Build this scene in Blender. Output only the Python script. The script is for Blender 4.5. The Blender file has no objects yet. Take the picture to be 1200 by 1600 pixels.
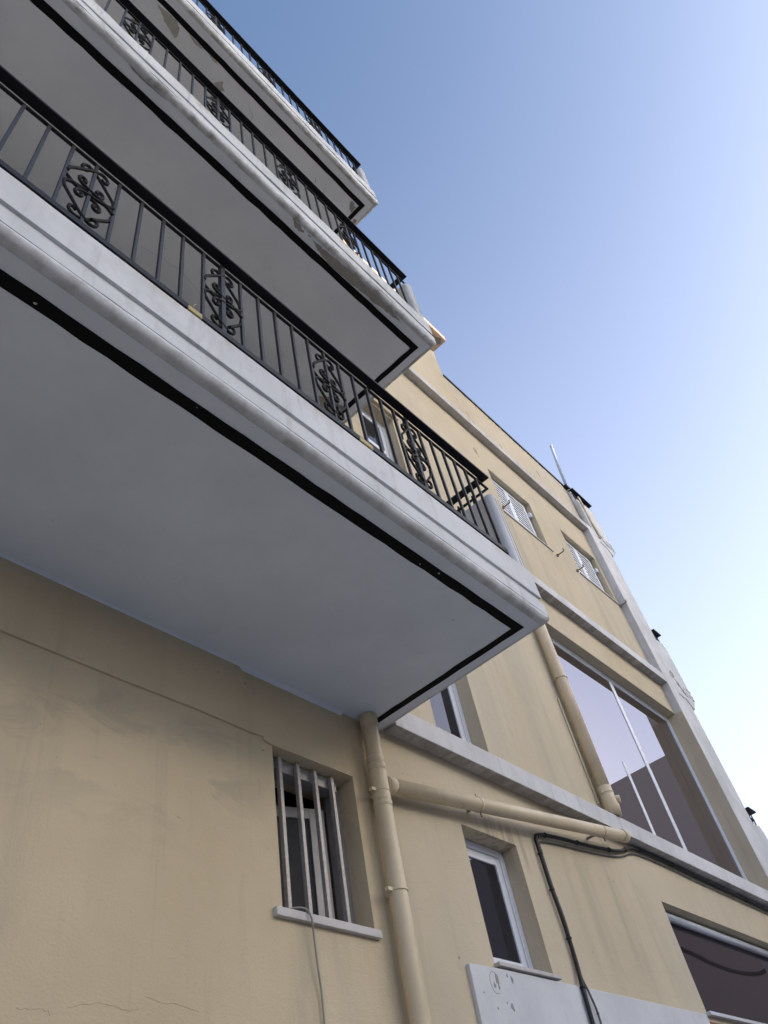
import bpy, math, random
from mathutils import Vector, Matrix
random.seed(7)
scene = bpy.context.scene
COL = scene.collection

# ------------------------------------------------------------------ camera
cam_d = bpy.data.cameras.new("camera")
cam = bpy.data.objects.new("camera", cam_d)
COL.objects.link(cam)
rx = Vector((0.66512863, -0.7289585, -0.16193645))
ry = Vector((0.46980708, 0.57707157, -0.66803422))
rz = Vector((0.58041814, 0.3682498, 0.72629668))
m = Matrix((rx, -ry, -rz)).transposed().to_4x4()
m.translation = Vector((0, 0, 1.5))
cam.matrix_world = m
cam_d.sensor_fit = 'VERTICAL'
cam_d.sensor_height = 36.0
cam_d.lens = 1220.4 / 1600 * 36
cam_d.clip_start = 0.05
cam_d.clip_end = 3000
scene.camera = cam

# ------------------------------------------------------------------ light
SUN_EL, SUN_AZ = 13.0, -60.0           # azimuth measured from +X towards +Y
world = bpy.data.worlds.new("World")
scene.world = world
world.use_nodes = True
wn = world.node_tree
bg = wn.nodes['Background']
sky = wn.nodes.new('ShaderNodeTexSky')
sky.sky_type = 'NISHITA'
sky.sun_disc = False
sky.sun_elevation = math.radians(SUN_EL)
sky.sun_rotation = math.radians(90 - SUN_AZ)
sky.altitude = 50
sky.air_density = 1.0
sky.dust_density = 6.0
sky.ozone_density = 3.0
# pale haze towards the horizon, the same all round
tc = wn.nodes.new('ShaderNodeTexCoord'); sx = wn.nodes.new('ShaderNodeSeparateXYZ')
wn.links.new(tc.outputs['Generated'], sx.inputs[0])
inv = wn.nodes.new('ShaderNodeMath'); inv.operation = 'SUBTRACT'; inv.use_clamp = True
inv.inputs[0].default_value = 1.0; wn.links.new(sx.outputs[2], inv.inputs[1])
pw = wn.nodes.new('ShaderNodeMath'); pw.operation = 'POWER'; pw.inputs[1].default_value = 1.0
wn.links.new(inv.outputs[0], pw.inputs[0])
hz = wn.nodes.new('ShaderNodeVectorMath'); hz.operation = 'SCALE'
hz.inputs[0].default_value = (2.25, 2.05, 2.4); wn.links.new(pw.outputs[0], hz.inputs['Scale'])
ad = wn.nodes.new('ShaderNodeVectorMath'); ad.operation = 'ADD'
wn.links.new(sky.outputs[0], ad.inputs[0]); wn.links.new(hz.outputs[0], ad.inputs[1])
wn.links.new(ad.outputs[0], bg.inputs[0])
bg.inputs[1].default_value = 0.12
sd = bpy.data.lights.new("sun", 'SUN')
sd.energy = 2.2
sd.angle = math.radians(0.5)
sd.color = (1.0, 0.88, 0.74)
sun = bpy.data.objects.new("sun", sd)
COL.objects.link(sun)
a, e = math.radians(SUN_AZ), math.radians(SUN_EL)
sdir = Vector((math.cos(e) * math.cos(a), math.cos(e) * math.sin(a), math.sin(e)))
sun.rotation_euler = sdir.to_track_quat('Z', 'Y').to_euler()
sun.location = (40, 20, 30)
scene.view_settings.view_transform = 'Standard'
scene.view_settings.look = 'None'
scene.view_settings.exposure = 1.78
scene.view_settings.gamma = 1.0
scene.view_settings.use_curve_mapping = False

# ------------------------------------------------------------------ materials
class NT:
    def __init__(self, name):
        self.m = bpy.data.materials.new(name)
        self.m.use_nodes = True
        self.t = self.m.node_tree
        self.b = self.t.nodes['Principled BSDF']
        g = self.t.nodes.new('ShaderNodeNewGeometry')
        self.pos = g.outputs['Position']
        self.nrm = g.outputs['Normal']
    def n(self, typ): return self.t.nodes.new(typ)
    def l(self, a, b): self.t.links.new(a, b)
    def val(self, sock, v):
        if hasattr(v, 'is_linked') or isinstance(v, bpy.types.NodeSocket): self.l(v, sock)
        else: sock.default_value = v
    def math(self, op, a, b=0.0, clamp=False):
        n = self.n('ShaderNodeMath'); n.operation = op; n.use_clamp = clamp
        self.val(n.inputs[0], a); self.val(n.inputs[1], b)
        return n.outputs[0]
    def noise(self, scale=(1, 1, 1), s=1.0, detail=4, rough=0.55, off=(0, 0, 0), dist=0.0):
        mp = self.n('ShaderNodeMapping')
        mp.inputs['Scale'].default_value = scale
        mp.inputs['Location'].default_value = off
        self.l(self.pos, mp.inputs['Vector'])
        n = self.n('ShaderNodeTexNoise')
        n.inputs['Scale'].default_value = s
        n.inputs['Detail'].default_value = detail
        n.inputs['Roughness'].default_value = rough
        n.inputs['Distortion'].default_value = dist
        self.l(mp.outputs[0], n.inputs['Vector'])
        return n.outputs[0]
    def ramp(self, f, lo, hi, a=0.0, b=1.0):
        n = self.n('ShaderNodeMapRange')
        n.interpolation_type = 'SMOOTHSTEP'
        self.val(n.inputs[0], f)
        n.inputs[1].default_value = lo; n.inputs[2].default_value = hi
        n.inputs[3].default_value = a; n.inputs[4].default_value = b
        return n.outputs[0]
    def mix(self, f, a, b):
        n = self.n('ShaderNodeMix'); n.data_type = 'RGBA'
        self.val(n.inputs[0], f)
        for i, c in ((6, a), (7, b)):
            if isinstance(c, tuple): n.inputs[i].default_value = (c[0], c[1], c[2], 1)
            else: self.l(c, n.inputs[i])
        return n.outputs[2]
    def box(self, x0, x1, z0, z1, s=0.1):
        """soft mask of a place on the facade"""
        sp = self.n('ShaderNodeSeparateXYZ'); self.l(self.pos, sp.inputs[0])
        X, Z = sp.outputs[0], sp.outputs[2]
        r = self.ramp(X, x0 - s, x0 + s)
        r = self.math('MULTIPLY', r, self.ramp(X, x1 - s, x1 + s, 1, 0))
        r = self.math('MULTIPLY', r, self.ramp(Z, z0 - s, z0 + s))
        return self.math('MULTIPLY', r, self.ramp(Z, z1 - s * .5, z1 + s * .5, 1, 0))
    def bump(self, h, strength=0.3, dist=0.01):
        n = self.n('ShaderNodeBump')
        n.inputs['Strength'].default_value = strength
        n.inputs['Distance'].default_value = dist
        self.l(h, n.inputs['Height'])
        self.l(n.outputs[0], self.b.inputs['Normal'])
    def col(self, c):
        s = self.b.inputs['Base Color']
        if isinstance(c, tuple): s.default_value = (c[0], c[1], c[2], 1)
        else: self.l(c, s)
    def set(self, rough=0.8, metal=0.0, spec=None, ior=None):
        self.b.inputs['Roughness'].default_value = rough
        self.b.inputs['Metallic'].default_value = metal
        if spec is not None: self.b.inputs['Specular IOR Level'].default_value = spec
        if ior is not None: self.b.inputs['IOR'].default_value = ior

def plain(name, c, rough=0.6, metal=0.0, var=0.12, scale=30, bump=0.0):
    M = NT(name)
    f = M.noise(s=scale, detail=3)
    M.col(M.mix(f, tuple(v * (1 - var) for v in c), tuple(min(1, v * (1 + var)) for v in c)))
    M.set(rough, metal)
    if bump: M.bump(f, bump, 0.003)
    return M.m

def mat_plaster():
    M = NT("yellow_plaster")
    big = M.noise(s=0.8, detail=5, rough=0.6)
    c = M.mix(M.ramp(big, .3, .7), (.515, .424, .275), (.592, .497, .343))
    # vertical run marks
    st = M.noise(scale=(5, 5, .35), s=1.6, detail=6, rough=0.65, dist=.3)
    stf = M.ramp(st, .5, .72)
    c = M.mix(M.math('MULTIPLY', stf, .26), c, (.30, .275, .215))
    st2 = M.noise(scale=(1.2, 1.2, .45), s=1.0, detail=5, off=(3, 0, 7))
    c = M.mix(M.math('MULTIPLY', M.ramp(st2, .52, .78), .45), c, (.33, .30, .24))
    # a greyer, patchy tint over the part right of the drain pipe
    bl = M.noise(scale=(.6, .6, .35), s=1.1, detail=5, off=(9, 0, 3))
    mk = M.math('MULTIPLY', M.ramp(bl, .25, .7, .25, 1.0), M.box(3.4, 10.4, -1, 12.6, .15))
    c = M.mix(M.math('MULTIPLY', mk, .38), c, (.50, .475, .405))
    # damp smudges on the plaster below the low balcony
    sm = M.noise(scale=(1, 1, 2.2), s=2.1, detail=5, rough=.6, off=(1.3, 0, .4), dist=.8)
    mk = M.math('MULTIPLY', M.ramp(sm, .50, .64), M.box(-5, 2.4, 3.15, 3.72, .25))
    c = M.mix(M.math('MULTIPLY', mk, .34), c, (.27, .25, .21))
    # dirt runs under the sloping drain, above the small window
    dr = M.noise(scale=(17, 17, .5), s=1.0, detail=3, off=(2, 0, 0))
    mk = M.math('MULTIPLY', M.ramp(dr, .47, .6), M.box(4.3, 4.95, 3.55, 3.82, .08))
    c = M.mix(M.math('MULTIPLY', mk, .5), c, (.27, .22, .165))
    dr = M.noise(scale=(3.2, 3.2, .35), s=1.4, detail=5, off=(7, 0, 2))
    mk = M.math('MULTIPLY', M.ramp(dr, .46, .66), M.box(5.2, 6.6, 3.0, 3.8, .25))
    c = M.mix(M.math('MULTIPLY', mk, .32), c, (.29, .27, .20))
    for bx in ((2.5, 3.15, 2.2, 2.86, .08), (6.9, 8.1, 7.4, 8.6, .12), (8.8, 10.0, 7.4, 8.6, .12), (4.0, 4.8, 7.4, 8.6, .1)):
        mk = M.math('MULTIPLY', M.ramp(dr, .42, .62), M.box(*bx))
        c = M.mix(M.math('MULTIPLY', mk, .30), c, (.32, .29, .23))
    # grey weathering next to the drain and under the upper band
    mk = M.math('MULTIPLY', M.ramp(dr, .40, .62), M.box(4.9, 6.3, 4.35, 6.2, .4))
    c = M.mix(M.math('MULTIPLY', mk, .35), c, (.36, .35, .28))
    mk = M.math('MULTIPLY', M.ramp(dr, .35, .6), M.box(9.3, 10.3, 10.5, 11.7, .5))
    c = M.mix(M.math('MULTIPLY', mk, .5), c, (.42, .42, .44))
    fine = M.noise(s=90, detail=3, rough=.6)
    mid = M.noise(s=7, detail=5)
    c = M.mix(M.math('MULTIPLY', M.ramp(fine, .35, .7), .10), c, (.40, .35, .25))
    sp = M.noise(s=26, detail=1, off=(5, 5, 5))
    c = M.mix(M.ramp(sp, .80, .83), c, (.26, .22, .15))
    M.col(c); M.set(.92, spec=.25)
    h = M.math('ADD', M.math('MULTIPLY', fine, .35), mid)
    M.bump(h, .5, .012)
    return M.m

def mat_white(name, c0, c1, dirt, amount=.4, streaks=True, rough=.75, edges=(), under=()):
    M = NT(name)
    big = M.noise(s=1.7, detail=6, rough=.62)
    c = M.mix(M.ramp(big, .35, .65), c0, c1)
    if streaks:
        st = M.noise(scale=(9, 9, 1.3), s=1.5, detail=6, rough=.7, dist=.4)
        c = M.mix(M.math('MULTIPLY', M.ramp(st, .52, .75), amount), c, dirt)
    d2 = M.noise(s=5.5, detail=7, rough=.7, off=(4, 2, 1))
    c = M.mix(M.math('MULTIPLY', M.ramp(d2, .55, .78), amount * .8), c, dirt)
    for zz in under:          # shade under the bands painted in, together with streaky dirt
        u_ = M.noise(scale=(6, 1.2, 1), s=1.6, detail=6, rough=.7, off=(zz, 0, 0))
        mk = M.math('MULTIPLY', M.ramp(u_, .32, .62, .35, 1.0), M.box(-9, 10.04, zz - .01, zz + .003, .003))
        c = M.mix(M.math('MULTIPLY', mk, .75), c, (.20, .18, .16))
    for zz, am in edges:      # grime collected along the lower edge of each balcony
        e_ = M.noise(scale=(1, 1, 1), s=7.0, detail=7, rough=.72, off=(zz, 1, 0))
        mk = M.math('MULTIPLY', M.ramp(e_, .40, .66), M.box(-9, 9, zz - .02, zz + .045, .03))
        c = M.mix(M.math('MULTIPLY', mk, am), c, tuple(v * .8 for v in dirt))
        g_ = M.noise(scale=(2.2, 1, .8), s=2.0, detail=7, rough=.7, off=(3, 1, zz))
        mk = M.math('MULTIPLY', M.ramp(g_, .50, .62), M.box(-9, 9, zz + .35, zz + .44, .04))
        c = M.mix(M.math('MULTIPLY', mk, am * .7), c, (.40, .34, .24))
    sp = M.noise(s=34, detail=1, off=(2, 5, 3))
    c = M.mix(M.ramp(sp, .82, .85), c, tuple(v * .6 for v in dirt))
    fine = M.noise(s=60, detail=3)
    M.col(c); M.set(rough, spec=.3)
    M.bump(M.math('ADD', M.math('MULTIPLY', fine, .3), d2), .25, .006)
    return M.m

M_WALL = mat_plaster()
M_FASCIA = mat_white("white_balcony_paint", (.51, .52, .53), (.61, .62, .63), (.33, .31, .28), .55, edges=((4.13, .5),))
M_FASCIA2 = mat_white("weathered_balcony_paint", (.50, .51, .51), (.62, .63, .63), (.27, .26, .24), .6, edges=((7.18, .9), (10.31, .8)))
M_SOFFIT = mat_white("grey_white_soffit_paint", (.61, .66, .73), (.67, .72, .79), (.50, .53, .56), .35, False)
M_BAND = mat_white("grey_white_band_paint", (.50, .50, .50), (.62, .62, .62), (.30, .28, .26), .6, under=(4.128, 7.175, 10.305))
M_BAND_OLD = mat_white("stained_band_paint", (.44, .42, .40), (.56, .54, .52), (.26, .23, .20), .7)
M_PANEL = mat_white("white_base_paint", (.51, .52, .535), (.59, .60, .61), (.42, .42, .42), .4, True)
M_PEACH = mat_white("peach_roof_slab_paint", (.62, .45, .33), (.70, .52, .39), (.30, .20, .13), .5)
M_CONC = plain("bare_concrete", (.27, .26, .25), .95, var=.35, scale=18, bump=.4)
M_CONC_L = plain("light_bare_concrete", (.36, .36, .35), .95, var=.25, scale=14, bump=.4)
M_STRIPE = plain("black_paint", (.006, .006, .007), .8, var=.3, scale=9)
M_STRIPE.node_tree.nodes["Principled BSDF"].inputs["Specular IOR Level"].default_value = .12
M_METAL = plain("charcoal_painted_metal", (.010, .011, .016), .5, var=.35, scale=25, bump=.15)
M_METAL_D = plain("black_painted_metal", (.008, .009, .012), .5, var=.35, scale=25, bump=.1)
M_METAL_D.node_tree.nodes["Principled BSDF"].inputs["Specular IOR Level"].default_value = .2
M_METAL.node_tree.nodes["Principled BSDF"].inputs["Specular IOR Level"].default_value = .35
M_SCROLL = plain("dark_wrought_iron", (.010, .009, .009), .6, var=.4, scale=40)
M_SCROLL.node_tree.nodes["Principled BSDF"].inputs["Specular IOR Level"].default_value = .15
M_PIPE = mat_white("cream_drain_pipe", (.56, .468, .312), (.635, .54, .378), (.38, .28, .18), .5, True, .45)
M_PVC = plain("white_window_frame", (.66, .69, .73), .35, var=.06, scale=5)
M_SHUT = plain("white_shutter_paint", (.68, .71, .75), .45, var=.08, scale=6)
M_GASKET = plain("black_gasket", (.012, .012, .012), .7)
M_ALU = plain("dull_grey_aluminium", (.30, .29, .29), .45, .35, var=.2, scale=14)
M_BARS = plain("worn_steel_bars", (.34, .32, .30), .5, .3, var=.4, scale=60, bump=.5)
M_MARBLE = mat_white("grey_marble_sill", (.40, .38, .37), (.52, .50, .48), (.28, .26, .25), .5, False, .5)
M_CABLE = plain("black_cable_sheath", (.008, .008, .009), .6)
M_CABLE_G = plain("grey_cable_sheath", (.10, .095, .09), .6)
M_WIRE = plain("pale_grey_wire", (.26, .25, .23), .6)
M_YELLOW = plain("yellow_tape", (.36, .30, .12), .6)
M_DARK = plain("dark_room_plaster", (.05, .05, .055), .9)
M_RUST = plain("rusty_steel", (.24, .20, .17), .7, .0, var=.3)
M_CRACK = plain("crack_filler", (.31, .26, .175), 1.0)  # brown tone of the hairline cracks and band joints
M_GALV = plain("galvanised_pipe", (.36, .39, .42), .6, .0, var=.08, scale=3)
M_BROWN = plain("brown_opposite_render", (.20, .165, .14), .9, var=.15, scale=1.2, bump=.2)
M_ENDB = plain("taupe_end_building_render", (.42, .35, .30), .9, var=.06, scale=.8)
M_REDBR = plain("red_brown_tile", (.17, .075, .05), .6)
M_ROOF = plain("dark_roof_cap", (.05, .055, .06), .7)

def mat_glass(name, tint, refl, base, wav=0.0):
    M = NT(name)
    M.col(base); M.set(.02, 0.0)
    fr = M.n('ShaderNodeFresnel'); fr.inputs['IOR'].default_value = refl
    gl = M.n('ShaderNodeBsdfGlossy'); gl.inputs['Roughness'].default_value = .015
    gl.inputs['Color'].default_value = (*tint, 1)
    df = M.n('ShaderNodeBsdfDiffuse'); df.inputs['Color'].default_value = (*base, 1)
    mx = M.n('ShaderNodeMixShader')
    M.l(fr.outputs[0], mx.inputs[0]); M.l(df.outputs[0], mx.inputs[1]); M.l(gl.outputs[0], mx.inputs[2])
    if wav:
        b = M.n('ShaderNodeBump'); b.inputs['Strength'].default_value = wav; b.inputs['Distance'].default_value = .01
        M.l(M.noise(s=1.2, detail=1), b.inputs['Height'])
        M.l(b.outputs[0], gl.inputs['Normal'])
    M.l(mx.outputs[0], M.t.nodes['Material Output'].inputs[0])
    return M.m
M_SOLAR = mat_glass("bronze_reflective_glass", (.90, .86, .92), 4.0, (.035, .028, .024), .02)
M_GLASS = mat_glass("window_glass", (.80, .82, .95), 1.55, (.014, .014, .018), .02)
M_GLASS_B = mat_glass("brown_tinted_glass", (.75, .68, .72), 1.75, (.03, .024, .024), .04)

# ------------------------------------------------------------------ mesh helpers
class MB:
    def __init__(self): self.v = []; self.f = []; self.smooth = []
    def box(self, x0, x1, y0, y1, z0, z1):
        if x0 > x1: x0, x1 = x1, x0
        i = len(self.v)
        self.v += [(x, y, z) for z in (z0, z1) for y in (y0, y1) for x in (x0, x1)]
        for q in ((0, 2, 3, 1), (4, 5, 7, 6), (0, 1, 5, 4), (2, 6, 7, 3), (0, 4, 6, 2), (1, 3, 7, 5)):
            self.f.append(tuple(i + k for k in q)); self.smooth.append(False)
        return self
    def quad(self, *p):
        i = len(self.v); self.v += [tuple(q) for q in p]
        self.f.append(tuple(range(i, i + len(p)))); self.smooth.append(False)
        return self
    def prism(self, poly, axis, a0, a1):
        """poly = list of 2-D points, extruded along axis ('x','y','z')"""
        def P(p, a):
            return {'x': (a, p[0], p[1]), 'y': (p[0], a, p[1]), 'z': (p[0], p[1], a)}[axis]
        i = len(self.v); n = len(poly)
        self.v += [P(p, a0) for p in poly] + [P(p, a1) for p in poly]
        area = sum(poly[k][0] * poly[(k + 1) % n][1] - poly[(k + 1) % n][0] * poly[k][1] for k in range(n))
        flip = (area > 0) == (axis != 'y')
        lo = list(range(i, i + n)); hi = list(range(i + n, i + 2 * n))
        self.f.append(tuple(lo[::-1] if flip else lo)); self.f.append(tuple(hi if flip else hi[::-1]))
        for k in range(n):
            q = (lo[k], lo[(k + 1) % n], hi[(k + 1) % n], hi[k])
            self.f.append(q if flip else q[::-1])
        self.smooth += [False] * (n + 2)
        return self
    def tube(self, pts, r, seg=10, cap=True, radii=None):
        pts = [Vector(p) for p in pts]
        up = None
        i = len(self.v)
        N = len(pts)
        for k, p in enumerate(pts):
            if k == 0: d = pts[1] - pts[0]
            elif k == N - 1: d = pts[-1] - pts[-2]
            else: d = (pts[k + 1] - p).normalized() + (p - pts[k - 1]).normalized()
            d.normalize()
            if up is None:
                up = Vector((0, 0, 1)) if abs(d.z) < .9 else Vector((0, 1, 0))
            s = d.cross(up).normalized()
            up = s.cross(d).normalized()
            rr = radii[k] if radii else r
            for j in range(seg):
                t = 2 * math.pi * (j + .5) / seg
                self.v.append(tuple(p + s * math.cos(t) * rr + up * math.sin(t) * rr))
        for k in range(N - 1):
            for j in range(seg):
                a0 = i + k * seg + j; a1 = i + k * seg + (j + 1) % seg
                self.f.append((a0, a1, a1 + seg, a0 + seg)); self.smooth.append(seg > 4)
        if cap:
            self.f.append(tuple(i + j for j in range(seg))[::-1]); self.smooth.append(False)
            self.f.append(tuple(i + (N - 1) * seg + j for j in range(seg))); self.smooth.append(False)
        return self
    def build(self, name, mat, parent=None, loc=None, bevel=0.0, bseg=2):
        """vertices are world coordinates; loc = where the origin is put"""
        loc = Vector(loc) if loc is not None else (wpos(parent) if parent else Vector((0, 0, 0)))
        me = bpy.data.meshes.new(name)
        me.from_pydata([tuple(Vector(v) - loc) for v in self.v], [], self.f)
        me.validate()
        if len(me.polygons) == len(self.smooth):
            me.polygons.foreach_set('use_smooth', self.smooth)
        me.materials.append(mat)
        o = bpy.data.objects.new(name, me)
        COL.objects.link(o)
        if parent:
            o.parent = parent
            o.location = loc - wpos(parent)
        else:
            o.location = loc
        if bevel:
            b = o.modifiers.new('edge', 'BEVEL'); b.width = bevel; b.segments = bseg
            b.limit_method = 'ANGLE'; b.angle_limit = math.radians(40)
        return o

def wpos(o):
    p = Vector((0, 0, 0))
    while o:
        p = p + Vector(o.location); o = o.parent
    return p
def tag(o, label, cat, group=None):
    o['label'] = label; o['category'] = cat
    if group: o['group'] = group
    return o
def thing(name, loc, label, cat, group=None):
    o = bpy.data.objects.new(name, None); COL.objects.link(o)
    o.location = loc; o.empty_display_size = .2
    return tag(o, label, cat, group)
def structure(o): o['kind'] = 'structure'; return o
def dup(o, parent, off=(0, 0, 0)):
    c = o.copy(); COL.objects.link(c); c.parent = parent
    c.location = Vector(o.location) + Vector(off)
    return c
def smooth_curve(pts, n=4):
    """Catmull-Rom through pts"""
    P = [Vector(p) for p in pts]; P = [P[0] * 2 - P[1]] + P + [P[-1] * 2 - P[-2]]
    out = []
    for i in range(1, len(P) - 2):
        for k in range(n):
            t = k / n
            out.append(.5 * ((2 * P[i]) + (P[i + 1] - P[i - 1]) * t + (2 * P[i - 1] - 5 * P[i] + 4 * P[i + 1] - P[i + 2]) * t * t + (3 * P[i] - P[i - 1] - 3 * P[i + 1] + P[i + 2]) * t ** 3))
    out.append(P[-2])
    return out
def rag(poly, amp, n=4, seed=1):
    """ragged outline: subdivide each side and jitter"""
    rnd = random.Random(seed); out = []
    for i, p in enumerate(poly):
        q = poly[(i + 1) % len(poly)]
        for k in range(n):
            t = k / n
            out.append((p[0] + (q[0] - p[0]) * t + rnd.uniform(-amp, amp), p[1] + (q[1] - p[1]) * t + rnd.uniform(-amp, amp)))
    return out

Y0 = 2.6          # face of the wall
# ------------------------------------------------------------------ ground
g = MB(); g.quad((-400, -400, 0), (400, -400, 0), (400, 400, 0), (-400, 400, 0))
Mg = NT("pale_concrete_paving")
f1 = Mg.noise(s=.9, detail=6); f2 = Mg.noise(s=14, detail=4)
Mg.col(Mg.mix(Mg.ramp(f1, .3, .7), (.30, .295, .285), (.40, .39, .375))); Mg.set(.9); Mg.bump(f2, .3, .01)
structure(g.build('ground', Mg.m))

# ------------------------------------------------------------------ main building
BL = Vector((3.0, 2.6, 0))
bld = thing('apartment_building', BL, 'cream yellow plastered apartment building with white balconies, bands and corner pilaster seen from below', 'building')
XL, XR, XT = -7.0, 10.29, 6.71
ZR, ZT = 11.65, 12.38
YB = 9.0
holes = {
 'low': (2.52, 3.125, 2.896, 3.71), 'w2': (4.11, 4.725, 2.872, 3.69), 'w3': (4.10, 4.725, 4.305, 6.3),
 'w5': (4.10, 4.725, 7.345, 8.63), 'big': (6.50, 10.04, 4.305, 6.715), 's1': (6.97, 8.02, 8.63, 9.565),
 's2': (8.885, 9.92, 8.64, 9.60), 'w6': (6.88, 10.04, 2.872, 3.70)}
DEP = {'low': .30, 'big': .16, 's1': .16, 's2': .16, 'w2': .18, 'w3': .18, 'w5': .18, 'w6': .18}
xs = sorted({XL, XR, XT} | {v for h in holes.values() for v in h[:2]})
zs = sorted({0, ZR, ZT} | {v for h in holes.values() for v in h[2:]})
w = MB()
for i in range(len(xs) - 1):
    for j in range(len(zs) - 1):
        cx, cz = (xs[i] + xs[i + 1]) / 2, (zs[j] + zs[j + 1]) / 2
        if any(h[0] < cx < h[1] and h[2] < cz < h[3] for h in holes.values()): continue
        if cz > ZR and cx > XT: continue
        w.quad((xs[i], Y0, zs[j]), (xs[i + 1], Y0, zs[j]), (xs[i + 1], Y0, zs[j + 1]), (xs[i], Y0, zs[j + 1]))
for k, (x0, x1, z0, z1) in holes.items():
    y1 = Y0 + DEP[k]
    w.quad((x0, Y0, z0), (x0, Y0, z1), (x0, y1, z1), (x0, y1, z0))
    w.quad((x1, Y0, z1), (x1, Y0, z0), (x1, y1, z0), (x1, y1, z1))
    w.quad((x0, Y0, z1), (x1, Y0, z1), (x1, y1, z1), (x0, y1, z1))
    w.quad((x1, Y0, z0), (x0, Y0, z0), (x0, y1, z0), (x1, y1, z0))
# flanks, back, roofs
w.quad((XR, Y0, 0), (XR, YB, 0), (XR, YB, ZR), (XR, Y0, ZR))
w.quad((XL, YB, 0), (XL, Y0, 0), (XL, Y0, ZT), (XL, YB, ZT))
w.quad((XR, YB, 0), (XL, YB, 0), (XL, YB, ZT), (XT, YB, ZT), (XT, YB, ZR), (XR, YB, ZR))
w.quad((XT, Y0, ZR), (XR, Y0, ZR), (XR, YB, ZR), (XT, YB, ZR))
w.quad((XL, Y0, ZT), (XT, Y0, ZT), (XT, YB, ZT), (XL, YB, ZT))
w.quad((XT, Y0, ZR), (XT, YB, ZR), (XT, YB, ZT), (XT, Y0, ZT))
w.build('wall', M_WALL, bld)

# raised plaster strip just below the low balcony, with its chipped end
st = [(XL, 3.738), (1.2, 3.745), (1.6, 3.742), (2.05, 3.747), (2.35, 3.738), (2.455, 3.742), (2.46, 3.722), (2.485, 3.718), (2.515, 3.712), (3.12, 3.7125), (3.12, 3.745), (3.0, 3.80), (2.8, 3.86), (2.6, 3.93), (2.4, 4.02), (2.3, 4.128), (XL, 4.128)]
MB().prism(st, 'y', Y0 - .011, Y0 + .004).build('plaster_strip', M_WALL, bld, bevel=.002)
MB().prism([(Y0 + .001, 4.108), (Y0 + .001, 4.131), (Y0 - .025, 4.131)], 'x', XL, 3.1).build('cove', M_SOFFIT, bld)

# projecting bands
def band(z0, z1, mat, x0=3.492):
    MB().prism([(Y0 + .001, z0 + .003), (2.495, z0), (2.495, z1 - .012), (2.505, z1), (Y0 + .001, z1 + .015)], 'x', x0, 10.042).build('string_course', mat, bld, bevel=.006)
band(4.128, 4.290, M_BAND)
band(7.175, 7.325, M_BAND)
band(10.305, 10.445, M_BAND_OLD)
# joints across the underside of the bands
for z, X in ((4.128, (4.05, 5.35, 7.1, 8.6)), (7.175, (7.6, 8.9)), (10.305, (6.9, 8.3))):
    for x in X:
        MB().box(x, x + .004, 2.497, 2.598, z - .0015, z + .001).build('band_joint', M_CRACK, bld)
# corner pilaster and corner column
MB().box(10.042, 10.335, 2.493, Y0 + .003, 0, 10.45).build('pilaster', M_BAND, bld, bevel=.008)
MB().box(10.036, 10.0415, 2.497, 2.60, 4.31, 6.712).build('jamb_face', M_WALL, bld)
MB().prism([(10.365, 2.70), (10.365, 2.535), (10.39, 2.508), (10.69, 2.508), (10.722, 2.54), (10.722, 2.70)], 'z', 0, 10.2).build('corner_column', M_BAND, bld, bevel=.006)
# parapet cap and the raised roof slab over the left part
MB().box(XT + .003, 10.33, 2.578, 2.75, ZR - .004, ZR + .03).build('parapet_cap', M_ROOF, bld)
MB().box(XR + .003, 10.36, 2.60, 2.72, 10.45, ZR - .01).build('parapet_end', M_FASCIA, bld)
MB().box(XL, XT + .012, 2.325, YB, ZT + .002, ZT + .125).build('roof_slab', M_PEACH, bld, bevel=.02)
MB().prism(rag([(6.45, 2.40), (6.62, 2.36), (6.68, 2.44), (6.60, 2.52), (6.48, 2.49)], .012, 3, 5), 'z', ZT - .002, ZT + .004).build('spalled_patch', M_CONC, bld)

# white painted base panel with its edge, and the small sills
pl = MB().prism([(3.815, 0), (3.825, 2.838), (4.10, 2.845), (6.80, 2.850), (6.80, 0)], 'y', 2.575, Y0 + .001).build('base_panel', M_PANEL, bld, bevel=.004)
for x, z, r in ((4.054, 2.786, .024), (4.02, 2.75, .012), (4.06, 2.745, .009), (4.205, 2.796, .014), (4.165, 2.815, .007), (4.144, 2.659, .017), (4.10, 2.675, .006), (3.902, 2.705, .004), (4.0, 2.64, .005)):
    poly = [(x + r * math.cos(t) * random.uniform(.4, 1.1), z + r * 1.5 * math.sin(t) * random.uniform(.5, 1.1)) for t in [k * math.pi / 5 for k in range(10)]]
    MB().prism(poly, 'y', 2.5735, 2.576).build('chipped_spot', M_CONC, bld)
arc = [(4.03 + .045 * math.cos(t), 2.765 + .055 * math.sin(t)) for t in [k * .5 for k in range(2, 11)]]
MB().tube([(x, 2.575, z) for x, z in arc], .0018, 5).build('chipped_spot', M_CONC, bld)
MB().box(6.802, 10.04, 2.57, Y0 - .001, 1.2, 2.80).build('tiled_base', M_REDBR, bld)

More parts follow.
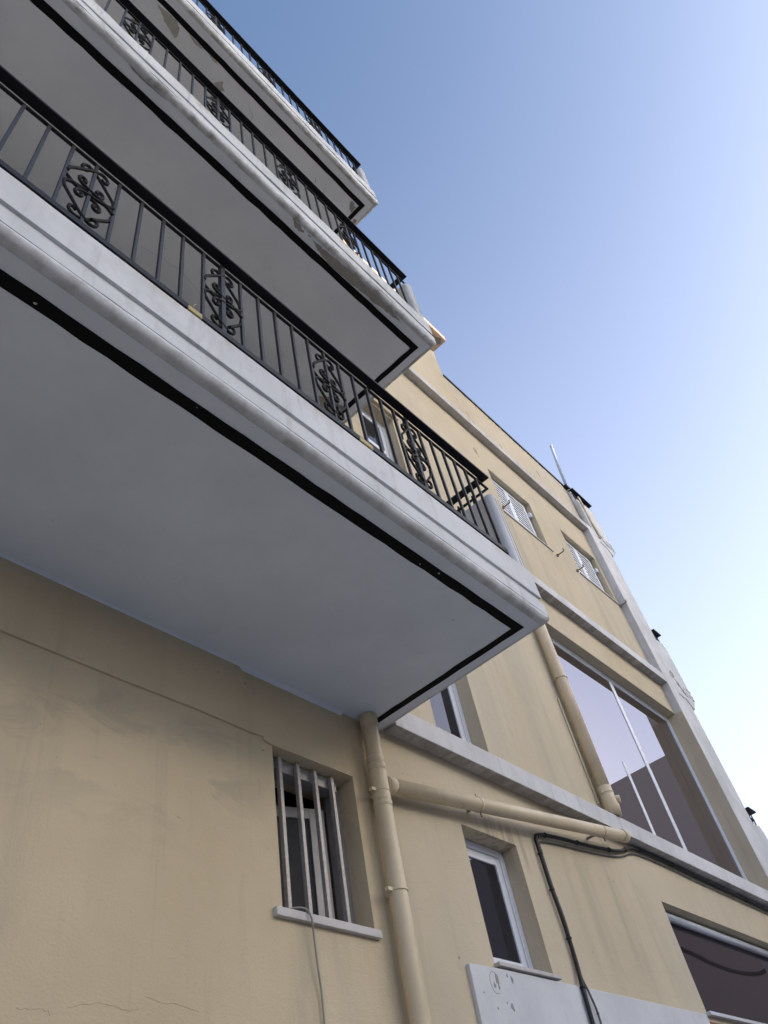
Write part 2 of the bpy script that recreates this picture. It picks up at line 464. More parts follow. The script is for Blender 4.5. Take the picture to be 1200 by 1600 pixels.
# hairline cracks
def crack(pts, r=.0016, y=Y0):
    rnd = random.Random(int(pts[0][0] * 1000)); P = []
    for (a, b), (c, d) in zip(pts, pts[1:]):
        for k in range(5):
            t = k / 5; P.append((a + (c - a) * t + rnd.uniform(-.004, .004), y - .0002, b + (d - b) * t + rnd.uniform(-.006, .006)))
    MB().tube(P, r, 4).build('crack', M_CRACK, bld)
crack([(1.826, 2.488), (1.95, 2.475), (2.093, 2.465)], .0008)
crack([(1.537, 2.428), (1.664, 2.455), (1.74, 2.44), (1.82, 2.446)], .0007)
crack([(1.36, 2.41), (1.45, 2.415), (1.5, 2.40)], .0007)
crack([(2.415, 3.50), (2.42, 3.44), (2.405, 3.40)], .0008)
for x, z, s in ((6.79, 9.83, .05), (8.713, 10.865, .05), (8.85, 10.87, .035), (7.9, 10.9, .03), (6.85, 11.2, .04), (7.05, 11.0, .04), (7.15, 10.85, .03), (9.1, 11.2, .05), (9.25, 10.75, .06)):
    crack([(x, z), (x + s * .5, z - s), (x + s, z - s * 3.2)], .0035)
MB().tube([(6.79 + .035 * math.cos(t), Y0 - .001, 9.80 + .07 * math.sin(t)) for t in [k * .6 for k in range(11)]], .004, 5).build('crack', M_CRACK, bld)

# ------------------------------------------------------------------ windows
def window(key, yf, xdiv=(), zdiv=(), frame=M_PVC, glass=M_GLASS, fw=.05, sw=.055, sash=True):
    x0, x1, z0, z1 = holes[key]
    c = MB()
    y1 = yf + .05
    c.box(x0, x0 + fw, yf, y1, z0, z1); c.box(x1 - fw, x1, yf, y1, z0, z1)
    c.box(x0 + fw, x1 - fw, yf, y1, z1 - fw, z1); c.box(x0 + fw, x1 - fw, yf, y1, z0, z0 + fw)
    wn_ = c.build('window', frame, bld, loc=((x0 + x1) / 2, yf, z0), bevel=.004)
    gk = MB()
    a0, a1, b0, b1 = x0 + fw, x1 - fw, z0 + fw, z1 - fw
    gk.box(a0, a1, yf + .03, yf + .045, b0, b1).build('gasket', M_GASKET, wn_)
    edges = [a0] + list(xdiv) + [a1]
    for k in range(len(edges) - 1):
        g0, g1 = edges[k] + .004, edges[k + 1] - .004
        if k: g0 += .0
        s = MB(); ya, yb = yf + .006, yf + .0295
        if sash:
            s.box(g0, g0 + sw, ya, yb, b0 + .004, b1 - .004); s.box(g1 - sw, g1, ya, yb, b0 + .004, b1 - .004)
            s.box(g0 + sw, g1 - sw, ya, yb, b1 - .004 - sw, b1 - .004); s.box(g0 + sw, g1 - sw, ya, yb, b0 + .004, b0 + .004 + sw)
            for z in zdiv: s.box(g0 + sw, g1 - sw, ya, yb, z - .03, z + .03)
            s.build('sash', frame, wn_, bevel=.004)
            i = sw
        else: i = 0
        MB().box(g0 + i, g1 - i, yf + .018, yf + .0275, b0 + .004 + i, b1 - .004 - i).build('pane', glass, wn_)
    return wn_
window('w2', 2.72)
window('w3', 2.72)
window('w5', 2.72, zdiv=(8.06,))
bigw = window('big', 2.715, (), frame=M_PVC, glass=M_SOLAR, fw=.05, sw=.02)
# glazing bar of the big window
MB().box(8.40, 8.49, 2.7265, 2.7325, 4.38, 6.64).build('mullion', M_PVC, bigw, bevel=.003)
w6 = window('w6', 2.72, (), frame=M_ALU, glass=M_GLASS_B, fw=.03, sw=.03)
MB().tube([(6.885, 2.70, 3.655), (10.03, 2.70, 3.655)], .030, 12).build('roller_tube', M_PVC, w6)
MB().box(7.72, 7.785, 2.7295, 2.7328, 4.38, 5.33).build('painted_reflection', M_SHUT, bigw)  # pale reflection in the pane, painted in as a white strip
# sills
MB().box(4.10, 4.745, 2.56, 2.715, 2.855, 2.877).build('sill', M_MARBLE, bld, bevel=.003)
MB().box(6.86, 10.04, 2.56, 2.715, 2.85, 2.876).build('sill', M_PANEL, bld, bevel=.003)
MB().box(2.462, 3.145, 2.574, 2.88, 2.861, 2.899).build('sill', M_MARBLE, bld, bevel=.003)
# moulded hood over the window under the middle balcony
MB().prism([(Y0 + .001, 8.66), (2.56, 8.66), (2.55, 8.70), (2.52, 8.72), (2.50, 8.78), (2.47, 8.80), (2.47, 8.86), (Y0 + .001, 8.88)], 'x', 3.98, 4.80).build('window_hood', M_WALL, bld)

# barred window: frame, half open sash, dark room
x0, x1, z0, z1 = holes['low']
c = MB(); yf = 2.715
c.box(x0, x0 + .055, yf, yf + .05, z0, z1); c.box(x1 - .075, x1, yf, yf + .05, z0, z1)
c.box(x0 + .055, x1 - .075, yf, yf + .05, z1 - .06, z1); c.box(x0 + .055, x1 - .075, yf, yf + .05, z0, z0 + .05)
lw = c.build('window', M_ALU, bld, loc=(2.82, yf, z0), bevel=.003)
MB().box(x0, x1 - .075, 2.665, 2.70, z1 - .075, z1 - .005).build('top_rail', M_ALU, lw, bevel=.003)
# inward opening sash hinged at the right, ajar
s = MB(); hx, hy = x1 - .085, yf + .055
ang = math.radians(20); W = .44
def sp(u, t, z): return (hx - u * math.cos(ang) + t * math.sin(ang), hy + u * math.sin(ang) + t * math.cos(ang), z)
def sbar(mb, u0, u1, za, zb, t0=0, t1=.035):
    i = len(mb.v)
    mb.v += [sp(u, t, z) for z in (za, zb) for t in (t0, t1) for u in (u0, u1)]
    for q in ((0, 2, 3, 1), (4, 5, 7, 6), (0, 1, 5, 4), (2, 6, 7, 3), (0, 4, 6, 2), (1, 3, 7, 5)):
        mb.f.append(tuple(i + k for k in q)[::-1]); mb.smooth.append(False)
zb, zt = z0 + .055, z1 - .13
sbar(s, 0, .09, zb, zt); sbar(s, W - .06, W, zb, zt); sbar(s, .09, W - .06, zt - .06, zt); sbar(s, .09, W - .06, zb, zb + .06)
s.build('sash', M_ALU, lw, bevel=.003)
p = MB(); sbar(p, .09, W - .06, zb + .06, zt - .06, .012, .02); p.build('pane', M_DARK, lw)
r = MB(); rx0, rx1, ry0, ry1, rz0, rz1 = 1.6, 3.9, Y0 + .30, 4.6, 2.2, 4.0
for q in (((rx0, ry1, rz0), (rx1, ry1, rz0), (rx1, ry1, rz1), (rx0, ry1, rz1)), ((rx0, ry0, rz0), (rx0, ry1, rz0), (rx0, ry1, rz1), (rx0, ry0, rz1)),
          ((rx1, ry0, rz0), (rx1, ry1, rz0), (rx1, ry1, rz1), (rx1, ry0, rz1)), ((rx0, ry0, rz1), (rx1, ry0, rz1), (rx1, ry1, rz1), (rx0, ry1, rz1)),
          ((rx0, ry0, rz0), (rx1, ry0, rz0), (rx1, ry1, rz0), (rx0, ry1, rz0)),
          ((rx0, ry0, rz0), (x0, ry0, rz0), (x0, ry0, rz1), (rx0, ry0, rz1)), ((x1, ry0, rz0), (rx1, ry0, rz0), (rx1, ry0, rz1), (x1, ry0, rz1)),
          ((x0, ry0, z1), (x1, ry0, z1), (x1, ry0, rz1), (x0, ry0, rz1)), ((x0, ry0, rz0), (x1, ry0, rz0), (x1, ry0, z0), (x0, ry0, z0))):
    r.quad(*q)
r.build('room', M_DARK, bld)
gr = thing('window_grille', (2.8, 2.65, 2.9), 'four worn grey steel bars across the half open window beside the drain pipe', 'window bars')
for x in (2.592, 2.722, 2.850, 2.979):
    MB().box(x, x + .023, 2.634, 2.660, 2.9, 3.695).build('bar', M_BARS, gr, bevel=.003)

# louvred shutters
def shutters(key):
    x0, x1, z0, z1 = holes[key]
    yf = 2.675; xm = (x0 + x1) / 2 - .01
    MB().box(x0 + .001, x1 - .001, 2.75, 2.755, z0 + .001, z1 - .001).build('dark_glazing', M_GLASS, bld)
    for a, b in ((x0 + .008, xm - .002), (xm + .002, x1 - .045)):
        f = MB(); t, bt = z1 - .012, z0 + .012
        f.box(a, a + .055, yf, yf + .032, bt, t); f.box(b - .055, b, yf, yf + .032, bt, t)
        f.box(a + .055, b - .055, yf, yf + .032, t - .06, t); f.box(a + .055, b - .055, yf, yf + .032, bt, bt + .07)
        sh = f.build('shutter', M_SHUT, bld, loc=(a, yf, bt), bevel=.003)
        n = 12; za, zb2 = bt + .075, t - .065
        first = None
        for k in range(n):
            z = za + (zb2 - za) * (k + .5) / n
            if first is None:
                h = .0285
                first = MB().prism([(yf + .006, z - h), (yf + .011, z - h), (yf + .020, z + h), (yf + .015, z + h)], 'x', a + .056, b - .056).build('slat', M_SHUT, sh)
                zf = z
            else: dup(first, sh, (0, 0, z - zf))
    for z in (z0 + .70, z0 + .09):
        MB().box(x1 - .058, x1 - .001, 2.630, 2.690, z - .04, z + .04).build('shutter_hinge', M_SHUT, bld, bevel=.004)
    MB().box(x0 - .05, x1 + .09, 2.582, 2.67, z0 - .016, z0 + .002).build('sill', M_MARBLE, bld)
shutters('s1'); shutters('s2')
for i, (x, z) in enumerate(((6.935, 8.70), (8.20, 8.60), (8.74, 8.62), (10.0, 8.62))):
    P = [(x, Y0 + .01, z), (x, 2.488, z + .004), (x - .006, 2.478, z + .012), (x - .016, 2.476, z + .036)]
    MB().tube(P, .0105, 6).box(x - .012, x + .012, 2.575, Y0 - .001, z - .02, z + .02).build('shutter_stay', M_RUST, bld)

# ------------------------------------------------------------------ balconies
XE = 3.485; YF = 1.297
prof = [(1.32, 0.0), (.042, 0.0), (.030, .002), (.018, .008), (.008, .018), (.002, .032), (.0, .046),
        (.004, .0475), (.004, .0505), (.0, .052), (.0, .139), (.014, .142), (.014, .186), (.0, .189),
        (.0, .398), (.006, .405), (.11, .405), (.12, .16), (1.32, .16)]
def build_balcony(zb, mat, name='balcony'):
    s = MB(); n = len(prof)
    rings = []
    rw = random.Random(int(zb * 7)); NS = 70; amp = .0009 if zb < 5 else .0026
    for st_ in range(NS + 2):
        rr = []
        for jj, (d, z) in enumerate(prof):
            dd = min(d, 1.303)
            wy = rw.uniform(-amp, amp) if (0 < d < .03 and 0 < st_ < NS) or (d == 0 and 0 < st_ < NS and z > .01) else 0
            if st_ < NS: p = (XL + 1.2 + (XE - XL - 1.2 - .06) * st_ / (NS - 1) if st_ < NS - 1 else XE - dd - .05, YF + dd + wy, zb + z + wy * .6)
            elif st_ == NS: p = (XE - dd, YF + dd, zb + z)
            else: p = (XE - dd, Y0 - .001, zb + z)
            rr.append(len(s.v)); s.v.append(p)
        rings.append(rr)
    for k in range(NS + 1):
        for j in range(n):
            a0, a1 = rings[k][j], rings[k][(j + 1) % n]
            b0, b1 = rings[k + 1][j], rings[k + 1][(j + 1) % n]
            s.f.append((a0, b0, b1, a1)); s.smooth.append(1 <= j <= 5)
    s.f.append(tuple(rings[0])); s.smooth.append(False)
    o = s.build(name, mat, bld, loc=(0, 1.95, zb))
    # underside field as its own paint, with the bead near the edge
    MB().prism([(XL + 1.2, 1.345), (XE - .048, 1.345), (XE - .048, Y0 - .003), (XL + 1.2, Y0 - .003)], 'z', zb - .003, zb + .002).build('soffit', M_SOFFIT, o)
    # black line painted round the underside
    rnd = random.Random(int(zb * 10)); N = 90
    def wob(): return rnd.uniform(-.0022, .0022)
    i0, i1 = 1.415, 1.470
    out_, inn = [], []
    for k in range(N + 1):
        x = XL + 1.2 + (3.372 - XL - 1.2) * k / N
        out_.append((x, i0 + (wob() if k < N else 0))); inn.append((min(x, 3.322), i1 + wob() * (1.6 if k < N else 0)))
    for k in range(1, 15):
        y = i0 + (2.535 - i0) * k / 14
        out_.append((3.372 + wob(), y)); inn.append((3.324 + wob() * 1.5, max(y, i1)))
    sp_ = MB()
    for x, y in out_: sp_.v.append((x, y, zb - .006))
    for x, y in inn: sp_.v.append((x, y, zb - .006))
    for x, y in out_: sp_.v.append((x, y, zb - .002))
    for x, y in inn: sp_.v.append((x, y, zb - .002))
    L = len(out_)
    for k in range(L - 1):
        sp_.f.append((k, k + 1, L + k + 1, L + k)); sp_.smooth.append(False)
        sp_.f.append((k + 1, k, 2 * L + k, 2 * L + k + 1)); sp_.smooth.append(False)
        sp_.f.append((L + k, L + k + 1, 3 * L + k + 1, 3 * L + k)); sp_.smooth.append(False)
    sp_.build('black_stripe', M_STRIPE, o)
    # upstand panel closing the end of the balcony
    pa = []
    R = .035
    for k in range(7):
        t = math.pi + math.pi / 2 * k / 6
        pa.append((3.385 + R + R * math.cos(t), YF + .012 + R + R * math.sin(t)))
    pa += [(XE + .006 - .02, YF + .012), (XE + .006, YF + .03), (XE + .006, Y0 - .002), (3.385, Y0 - .002)]
    MB().prism(pa, 'z', zb + .39, zb + 1.085).build('end_panel', mat, o, bevel=.026, bseg=4)
    for x_ in (3.425, 3.455):
        MB().tube([(x_, YF + .0115, zb + .42), (x_, YF + .0115, zb + 1.05)], .0016, 4).build('end_panel_line', M_CONC, o)
    return o
def patch(parent, poly, z, seed, mat=M_CONC_L, amp=.01):
    MB().prism(rag(poly, amp, 5, seed), 'z', z - .0055, z).build('spalled_patch', mat, parent)
Z1, Z2, Z3 = 4.13, 7.18, 10.31
b1 = build_balcony(Z1, M_FASCIA); b2 = build_balcony(Z2, M_FASCIA2); b3 = build_balcony(Z3, M_FASCIA2)
b1['label'] = 'lowest balcony, smooth white fascia'; b2['label'] = 'middle balcony with grey spalling along its edge'; b3['label'] = 'top balcony with flaked soffit paint'
for x_, y_, r_ in ((.425, 1.449, .007), (2.63, 1.435, .006), (2.50, 1.452, .004), (1.1, 1.43, .003)):
    MB().prism([(x_ + r_ * math.cos(t) * random.uniform(.6, 1.2), y_ + r_ * .7 * math.sin(t) * random.uniform(.6, 1.2)) for t in [k * math.pi / 4 for k in range(8)]], 'z', Z1 - .0068, Z1 - .0055).build('chipped_spot', M_FASCIA, b1)
# hairline cracks in the painted undersides
def scrack(par, z, pts, r=.0014):
    rnd = random.Random(len(pts) + int(pts[0][0] * 100)); P = []
    for (a, b), (c, d) in zip(pts, pts[1:]):
        for k in range(5):
            t = k / 5; P.append((a + (c - a) * t + rnd.uniform(-.006, .006), b + (d - b) * t + rnd.uniform(-.006, .006), z - .0030))
    MB().tube(P, r, 4).build('crack', M_CONC_L, par)
scrack(b3, Z3, [(1.75, 1.55), (1.86, 1.60), (1.90, 1.72), (1.85, 1.85)], .003)
scrack(b3, Z3, [(2.9, 1.60), (2.96, 1.68), (3.05, 1.70)], .003)
scrack(b3, Z3, [(2.75, 1.58), (2.80, 1.64)], .004)
scrack(b2, Z2, [(1.2, 2.25), (1.5, 2.21), (1.75, 2.26), (2.1, 2.22)], .0014)
# middle balcony: long scar along the edge, small ones near the wall
patch(b2, [(2.08, 1.362), (2.25, 1.352), (2.45, 1.338), (2.66, 1.334), (2.85, 1.338), (3.02, 1.345), (3.08, 1.362), (2.95, 1.378), (2.8, 1.392), (2.6, 1.404), (2.42, 1.412), (2.28, 1.412), (2.15, 1.395)], Z2 - .0015, 3, M_CONC, .0045)
patch(b2, [(1.86, 1.345), (1.93, 1.345), (1.99, 1.365), (1.96, 1.385), (1.90, 1.38)], Z2 - .001, 4, M_CONC, .006)
patch(b2, [(2.02, 1.352), (2.05, 1.352), (2.05, 1.362), (2.03, 1.362)], Z2 - .001, 5, M_CONC, .002)
patch(b2, [(0.45, 1.345), (0.62, 1.345), (0.75, 1.35), (0.62, 1.36), (0.5, 1.357)], Z2 - .001, 6, M_CONC, .003)
patch(b2, [(3.08, 2.33), (3.18, 2.26), (3.33, 2.26), (3.30, 2.37), (3.22, 2.43), (3.12, 2.42)], Z2 - .002, 7, M_CONC, .012)
MB().tube([(3.36, 2.42, Z2 + .01), (3.36, 2.42, Z2 - .07)], .022, 10).build('drain_stub', M_CABLE, b2)
MB().tube([(3.28, 2.30, Z2 + .01), (3.28, 2.30, Z2 - .06)], .012, 8).build('drain_stub', M_CABLE, b2)
# top balcony: flaked paint
patch(b3, [(.60, 1.492), (.70, 1.476), (.80, 1.474), (.86, 1.50), (.89, 1.585), (.87, 1.60), (.79, 1.575), (.73, 1.56), (.69, 1.53)], Z3 - .003, 11, M_CONC_L, .005)
patch(b3, [(.95, 1.472), (1.0, 1.472), (1.07, 1.475), (1.13, 1.483), (1.10, 1.495), (1.03, 1.50), (.98, 1.487)], Z3 - .003, 12, M_CONC_L, .005)
patch(b3, [(1.18, 1.472), (1.28, 1.472), (1.31, 1.482), (1.25, 1.492)], Z3 - .003, 13, M_CONC_L, .005)
patch(b3, [(1.38, 1.64), (1.44, 1.56), (1.46, 1.60), (1.50, 1.62), (1.47, 1.66)], Z3 - .003, 14, M_CONC_L, .005)
patch(b3, [(3.22, 1.49), (3.31, 1.50), (3.31, 1.58), (3.26, 1.56)], Z3 - .003, 15, M_CONC, .008)
patch(b3, [(3.40, 1.60), (3.43, 1.60), (3.43, 1.85), (3.41, 1.80)], Z3 - .001, 16, M_CONC, .008)
patch(b3, [(3.39, 2.05), (3.43, 2.05), (3.43, 2.25), (3.40, 2.2)], Z3 - .001, 17, M_CONC, .008)

# ------------------------------------------------------------------ railings
SC = [
 [(.114, .055), (.107, .100), (.083, .140), (.052, .186), (.02, .231), (-.004, .256), (-.025, .273), (-.045, .270), (-.060, .248), (-.060, .220), (-.045, .210), (-.034, .222)],
 [(-.114, -.036), (-.098, -.018), (-.074, .000), (-.031, .016), (.0, .022), (.030, .032), (.054, .052), (.061, .078), (.050, .097), (.033, .092), (.027, .072), (.040, .064)]]
def scroll_mesh():
    s = MB()
    for c in SC:
        for sg in (1, -1):
            for sw_ in (1, -1):
                P = smooth_curve([(sg * u, sg * .004, sw_ * w_) for u, w_ in c], 3)
                s.tube([(p.x, p.y, p.z) for p in P], .0080, 6)
    return s
BX = [.098 + .1206 * k for k in range(-18, 28)]
proto = {}
def railing(zb, label):
    rl = thing('balcony_railing', (3.0, 1.36, zb + .405), label, 'railing', 'wrought iron railings on the three stacked balconies')
    xl = BX[0] - .08
    # handrail flat, thin rail below, bottom rail; and their returns along the end
    h = MB().box(xl, 3.452, 1.303, 1.357, zb + 1.268, zb + 1.286)
    h.box(3.398, 3.452, 1.357, Y0 - .001, zb + 1.268, zb + 1.286)
    h.build('handrail', M_METAL_D, rl, bevel=.003)
    t = MB().box(xl, 3.50, 1.352, 1.368, zb + 1.232, zb + 1.246)
    t.box(3.484, 3.50, 1.368, Y0 - .001, zb + 1.232, zb + 1.246)
    t.build('thin_rail', M_METAL_D, rl, bevel=.002)
    MB().box(xl, 3.383, 1.342, 1.376, zb + .527, zb + .568).build('bottom_rail', M_METAL_D, rl, bevel=.002)
    # balusters
    for k, x in enumerate(BX):
        kk = k - 18
        if kk % 12 == 9 and kk < 28 and kk != 27:
            if 'post' not in proto:
                proto['post'] = MB().box(x - .013, x + .013, 1.350, 1.376, zb + .405, zb + 1.268).build('post', M_METAL, rl, bevel=.002)
                proto['post_ref'] = (x, zb); continue
            r_ = proto['post']; c_ = dup(r_, rl); c_.location = Vector((x - proto['post_ref'][0], 0, 0)) + proto['post'].location
            continue
        if 'bal' not in proto:
            proto['bal'] = MB().box(x - .008, x + .008, 1.352, 1.368, zb + .405, zb + 1.232).build('baluster', M_METAL, rl, bevel=.0015)
            proto['bal_x'] = x; continue
        c_ = dup(proto['bal'], rl); c_.location = Vector((x - proto['bal_x'] + random.uniform(-.003, .003), random.uniform(-.002, .002), 0)) + proto['bal'].location
    for kk in (-15, -9, -3, 3, 9, 15, 21):
        x = .098 + .1206 * kk
        if 'scroll' not in proto:
            s = scroll_mesh()
            s.v = [(v[0] + x, v[1] + 1.358, v[2] + zb + .893) for v in s.v]
            proto['scroll'] = s.build('scrollwork', M_SCROLL, rl); proto['scroll_x'] = x; continue
        c_ = dup(proto['scroll'], rl); c_.location = Vector((x - proto['scroll_x'], 0, 0)) + proto['scroll'].location
    # short stubs standing on the end panel
    for y in [1.36 + .124 * k for k in range(1, 10)]:
        if 'stub' not in proto:
            proto['stub'] = MB().box(3.484, 3.498, y - .006, y + .006, zb + 1.07, zb + 1.268).build('baluster', M_METAL_D, rl)
            proto['stub_y'] = y; continue
        c_ = dup(proto['stub'], rl); c_.location = Vector((0, y - proto['stub_y'], 0)) + proto['stub'].location
    return rl
r1 = railing(Z1, 'black wrought iron railing of the lowest balcony, yellow tape on its bottom rail')
r2 = railing(Z2, 'black wrought iron railing of the middle balcony with the grey scarred edge')
r3 = railing(Z3, 'black wrought iron railing of the top balcony, seen against the sky')
for x0_, x1_ in ((.975, 1.05), (2.055, 2.155)):
    MB().box(x0_, x1_, 1.338, 1.38, Z1 + .518, Z1 + .556).build('yellow_tape', M_YELLOW, r1, bevel=.004)
MB().tube([(.995, 1.34, Z1 + .55), (1.0, 1.335, Z1 + .575), (1.01, 1.33, Z1 + .585)], .0025, 5).build('yellow_tape', M_YELLOW, r1)

# ------------------------------------------------------------------ balconies of the street front, seen edge-on
def front_balcony(dz, label, xr=10.30):
    pz = [(10.345, 10.20), (10.60, 10.19), (10.742, 10.06), (10.965, 10.29), (10.955, 11.22), (10.885, 11.335), (10.30, 11.25), (10.30, 10.46), (10.345, 10.44)]
    o = MB().prism([(x, z + dz) for x, z in pz], 'y', 2.497, 2.62).build('street_balcony', M_FASCIA2, bld, loc=(10.6, 2.5, 10.1 + dz), bevel=.01)
    MB().box(10.34, 10.93, 2.62, 5.4, 10.18 + dz, 10.36 + dz).build('slab', M_BAND, o)
    MB().box(10.87, 10.95, 2.62, 5.4, 10.36 + dz, 11.2 + dz).build('front_panel', M_FASCIA2, o)
    for a, b_ in ((10.44, .012), (10.36, .016), (10.30, .012)):
        MB().box(10.74, 10.962, 2.490, 2.50, a - b_ + dz, a + b_ + dz).build('moulding', M_FASCIA2, o, bevel=.003)
    for cx, cz, s in ((10.47, 10.55, .07), (10.55, 10.42, .05), (10.62, 10.33, .045)):
        P = [(cx + s * (1 - t / 9) * math.cos(t), 2.494, cz + dz + s * (1 - t / 9) * 1.3 * math.sin(t)) for t in [k * .5 for k in range(14)]]
        MB().tube(P, .008, 6).build('scroll_relief', M_BAND_OLD, o)
    MB().tube([(10.50, 2.496, 10.50 + dz), (10.53, 2.494, 10.48 + dz), (10.6, 2.494, 10.36 + dz), (10.70, 2.494, 10.27 + dz)], .007, 6).build('scroll_relief', M_BAND_OLD, o)
    rl = thing('street_balcony_railing', (10.6, 2.5, 11.3 + dz), label, 'railing', 'black railings of the street front balconies')
    MB().box(xr, 10.985, 2.475, 2.575, 11.52 + dz, 11.545 + dz).box(10.90, 10.985, 2.575, 5.3, 11.52 + dz, 11.545 + dz).build('handrail', M_METAL_D, rl, bevel=.003)
    MB().box(xr + .01, 10.95, 2.53, 2.545, 11.43 + dz, 11.445 + dz).box(10.935, 10.95, 2.545, 5.3, 11.43 + dz, 11.445 + dz).build('thin_rail', M_METAL_D, rl)
    for y in (2.54, 2.9, 3.3, 3.7, 4.1, 4.5, 4.9, 5.28):
        MB().box(10.93, 10.945, y - .007, y + .007, 11.15 + dz, 11.52 + dz).build('baluster', M_METAL_D, rl)
    for x in (10.36, 10.52, 10.68, 10.82):
        if x < xr: continue
        MB().box(x - .007, x + .007, 2.53, 2.545, 11.27 + dz, 11.52 + dz).build('baluster', M_METAL_D, rl)
front_balcony(0, 'dark railing on the topmost street balcony, beside the roof pole')
front_balcony(-3.08, 'dark railing tip on the second street balcony down, beyond the corner pilaster', 10.74)
front_balcony(-6.03, 'dark railing on the lowest street balcony, at the right edge', 10.74)

# ------------------------------------------------------------------ pipes
dp = thing('drain_pipe', (3.28, 2.54, 0), 'cream vertical drain pipe running down from under the lowest balcony', 'drain pipe')
px, py = 3.262, 2.528
MB().tube([(px, py, 0), (px, py, 3.60)], .049, 24, cap=False).build('pipe', M_PIPE, dp)
MB().tube([(px, py, 3.58), (px, py, 4.128)], .0475, 24, cap=False).build('pipe', M_PIPE, dp)
for z0_, z1_, r_ in ((4.045, 4.127, .054), (3.80, 3.845, .0525), (3.755, 3.80, .0535), (3.535, 3.575, .0525)):
    MB().tube([(px, py, z0_), (px, py, z0_ + .004), (px, py, z1_ - .004), (px, py, z1_)], r_, 24, cap=False, radii=[r_ - .004, r_, r_, r_ - .004]).build('collar', M_PIPE, dp)
MB().tube([(px, py, 3.575), (px, py, 3.58), (px, py, 3.755)], .0515, 24, cap=False).build('branch_fitting', M_PIPE, dp)
for z in (3.085, 3.628, 1.6):
    MB().tube([(px, py, z - .006), (px, py, z + .006)], .0545, 24).box(px - .085, px - .045, py - .012, py + .012, z - .009, z + .009).box(px - .012, px + .012, py + .04, Y0 - .001, z - .008, z + .008).build('clamp', M_PIPE, dp, bevel=.001)
# branch running up to the right under the band
bp = thing('sloping_drain', (4.2, 2.47, 3.8), 'cream drain running slantwise under the band above the small window', 'drain pipe')
A = Vector((px + .045, 2.53, 3.69)); B = Vector((6.27, 2.448, 4.05)); d = (B - A)
MB().tube([A + d * .0, A + d * 1.0], .0455, 24).build('pipe', M_PIPE, bp)
for t0, t1, r_ in ((.005, .025, .0490), (.303, .31, .0490), (.86, .865, .0488), (.975, 1.0, .0500)):
    MB().tube([A + d * t0, A + d * t1], r_, 24).build('collar', M_PIPE, bp)
for t in (.31, .865):
    c_ = A + d * t
    MB().tube([c_ + Vector((0, 0, -.045)), c_ + Vector((0, 0, -.080))], .006, 8).box(c_.x - .010, c_.x + .010, c_.y + .02, Y0 - .001, c_.z - .006, c_.z + .006).tube([c_ + Vector((0, 0, .045)), c_ + Vector((-.01, 0, .075))], .003, 6).build('clamp', M_RUST, bp)
# upper pipe beside the big window
up = thing('upper_drain_pipe', (6.44, 2.53, 4.3), 'cream drain pipe standing on the band left of the large window', 'drain pipe')
ux, uy = 6.42, 2.525
MB().tube([(ux, uy, 4.40), (ux, uy, 7.17)], .060, 24).build('pipe', M_PIPE, up)
MB().tube([(ux, uy, 4.56), (ux, uy, 4.44), (ux - .0, uy - .01, 4.38), (ux, uy, 4.295)], .064, 24).build('collar', M_PIPE, up)
MB().tube([(ux + .03, uy - .03, 4.44), (ux + .05, uy - .085, 4.43)], .034, 18).build('inspection_cap', M_PIPE, up)
for z in (5.72, 4.50):
    MB().tube([(ux, uy, z - .006), (ux, uy, z + .006)], .0675, 24).box(ux - .085, ux - .055, uy - .01, uy + .01, z - .01, z + .01).build('clamp', M_PIPE, up)
MB().tube([(6.335, 2.59, 4.42), (6.335, 2.59, 5.5)], .010, 8).build('conduit', M_PIPE, up)

# ------------------------------------------------------------------ cables
def cable(name, pts, r_, mat, label, clips=None, y=2.575, n=5):
    o = thing(name, (pts[0][0], y, pts[0][1]), label, 'cable')
    P = smooth_curve([(p[0], p[2] if len(p) > 2 else y, p[1]) for p in pts], n)
    MB().tube(P, r_, 8).build('cable', mat, o)
    if clips:
        for k in range(2, len(P) - 1, clips):
            q = P[k]; t = (P[k + 1] - P[k - 1]).normalized()
            MB().tube([q - t * .006, q + t * .006], r_ * 1.35, 8).build('clip', mat, o)
    return o
cab = [(4.93, 1.2, 2.555), (4.93, 2.30, 2.555), (4.945, 2.643, 2.557), (4.955, 2.80, 2.557), (5.01, 2.98), (5.012, 3.232), (4.99, 3.434), (4.985, 3.608), (4.985, 3.77), (5.02, 3.815), (5.10, 3.84), (5.35, 3.875), (5.80, 3.92), (6.15, 3.965), (6.38, 4.01), (6.62, 4.085), (6.85, 4.108), (7.3, 4.112), (8.1, 4.10), (9.7, 4.095), (10.02, 4.09)]
cable('black_cable', cab, .0140, M_CABLE, 'thick black cable climbing the wall and turning along the underside of the band', 7)
cab2 = [(x + (.052 if z < 3.79 else 0), z - (.043 if x > 5.0 and z > 3.79 else 0), 2.545 if z < 2.85 else 2.588) for x, z, *_ in [(p[0], p[1]) for p in cab]]
cab2[3] = (5.03, 2.80, 2.560); cab2[2] = (5.05, 2.66, 2.558); cab2[4] = (5.03, 2.96, 2.585)
cable('thin_dark_cable', cab2, .0065, M_CABLE_G, 'thin dark grey cable following the thick black cable on its right side', 9)
wire = [(2.53, 2.905, 2.70), (2.58, 2.915, 2.60), (2.64, 2.912, 2.575), (2.655, 2.87, 2.560), (2.67, 2.80, 2.57), (2.68, 2.70, 2.575), (2.70, 2.58, 2.585), (2.705, 2.42, 2.59), (2.70, 2.2, 2.592), (2.71, 1.5, 2.592)]
cable('loose_wire', wire, .0045, M_WIRE, 'pale loose wire hanging over the marble sill of the barred window')

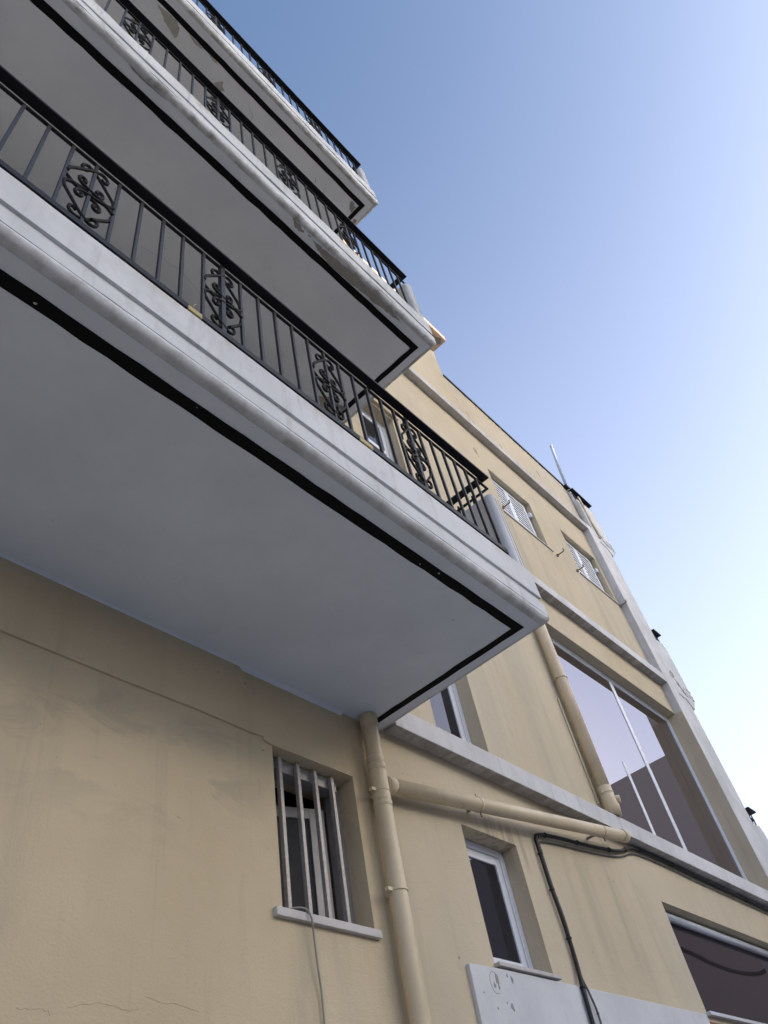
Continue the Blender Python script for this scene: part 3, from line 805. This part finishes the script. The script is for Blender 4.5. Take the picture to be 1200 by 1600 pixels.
# ------------------------------------------------------------------ pole and conduits at the roof corner
po = thing('roof_pole', (10.31, 2.58, 10.4), 'slender grey metal pole leaning above the right end of the roof edge', 'pole')
MB().tube([(10.32, 2.585, 11.35), (10.62, 2.60, 12.55), (10.85, 2.60, 13.36)], .028, 14).build('upper_tube', M_GALV, po)
MB().tube([(10.31, 2.575, 10.55), (10.335, 2.575, 11.50), (10.40, 2.585, 11.78)], .034, 14).build('lower_tube', M_BAND_OLD, po)
MB().tube([(10.85, 2.60, 13.32), (10.862, 2.60, 13.40)], .033, 14).build('cap', M_GALV, po)
MB().box(10.24, 10.42, 2.53, 2.60, 11.60, 11.66).build('bracket', M_METAL_D, po)
cd = thing('roof_conduit', (10.40, 2.56, 10.5), 'pair of thin beige conduits running down beside the roof pole', 'conduit')
for i, x in enumerate((10.395, 10.435)):
    MB().tube([(x, 2.48, 10.30), (x - .02, 2.48, 11.35)], .011, 8).build('conduit', M_PIPE, cd)

# ------------------------------------------------------------------ across the alley (seen mirrored in the glass)
ob = thing('opposite_building', (4, -7, 0), 'brown rendered house across the alley, mirrored in the lower windows', 'building')
MB().box(-14, 15.5, -15, -7, 0, 4.2).build('wall', M_BROWN, ob)
MB().box(-14.1, 15.6, -15, -6.9, 4.2, 4.35).build('roof_edge', M_CONC, ob)
for x in (-9, -5, -1, 3, 7, 11):
    for z in (1.2,):
        f = MB().box(x, x + 1.1, -7.03, -6.97, z, z + 1.4).build('window', M_PVC, ob, loc=(x, -7, z))
        MB().box(x + .07, x + 1.03, -6.975, -6.965, z + .07, z + 1.33).build('pane', M_GLASS, f)
eb = thing('end_building', (24, -6, 0), 'tall taupe building past the end of the alley, mirrored in the large window', 'building')
MB().box(24, 36, -22, -.6, 0, 12.92).build('wall', M_ENDB, eb)
MB().box(24.2, 35.8, -21.8, -.8, 12.921, 12.95).build('roof', M_ROOF, eb)
oc = thing('overhead_cable', (20, -1.56, 6.4), 'dark sagging cable mirrored in the brown window at the lower right', 'cable')
MB().tube(smooth_curve([(11.5, -2.4, 7.6), (18.46, -1.56, 6.47), (19.955, -1.56, 6.34), (21.37, -1.56, 6.32), (22.9, -1.56, 6.44), (23.95, -1.5, 6.7)], 5), .05, 6).build('cable', M_CABLE, oc)

# unseen block added to keep low sun off the walls below the roof slab
fb = thing('far_sun_blocker', (41.6, -43.4, 0), 'unseen block added down the street to hide the low sun', 'building')
dx_, dy_ = math.cos(math.radians(SUN_AZ)), math.sin(math.radians(SUN_AZ))
mb = MB(); cx_, cy_ = 3 + 60 * dx_, 2.6 + 60 * dy_; Hf = 12.25 + 58.7 * math.tan(math.radians(SUN_EL))
c4 = [(cx_ + dx_ * a_ - dy_ * b_, cy_ + dy_ * a_ + dx_ * b_) for a_, b_ in ((0, -40), (12, -40), (12, 40), (0, 40))]
mb.prism(c4, 'z', 0, Hf).build('wall', M_BROWN, fb)
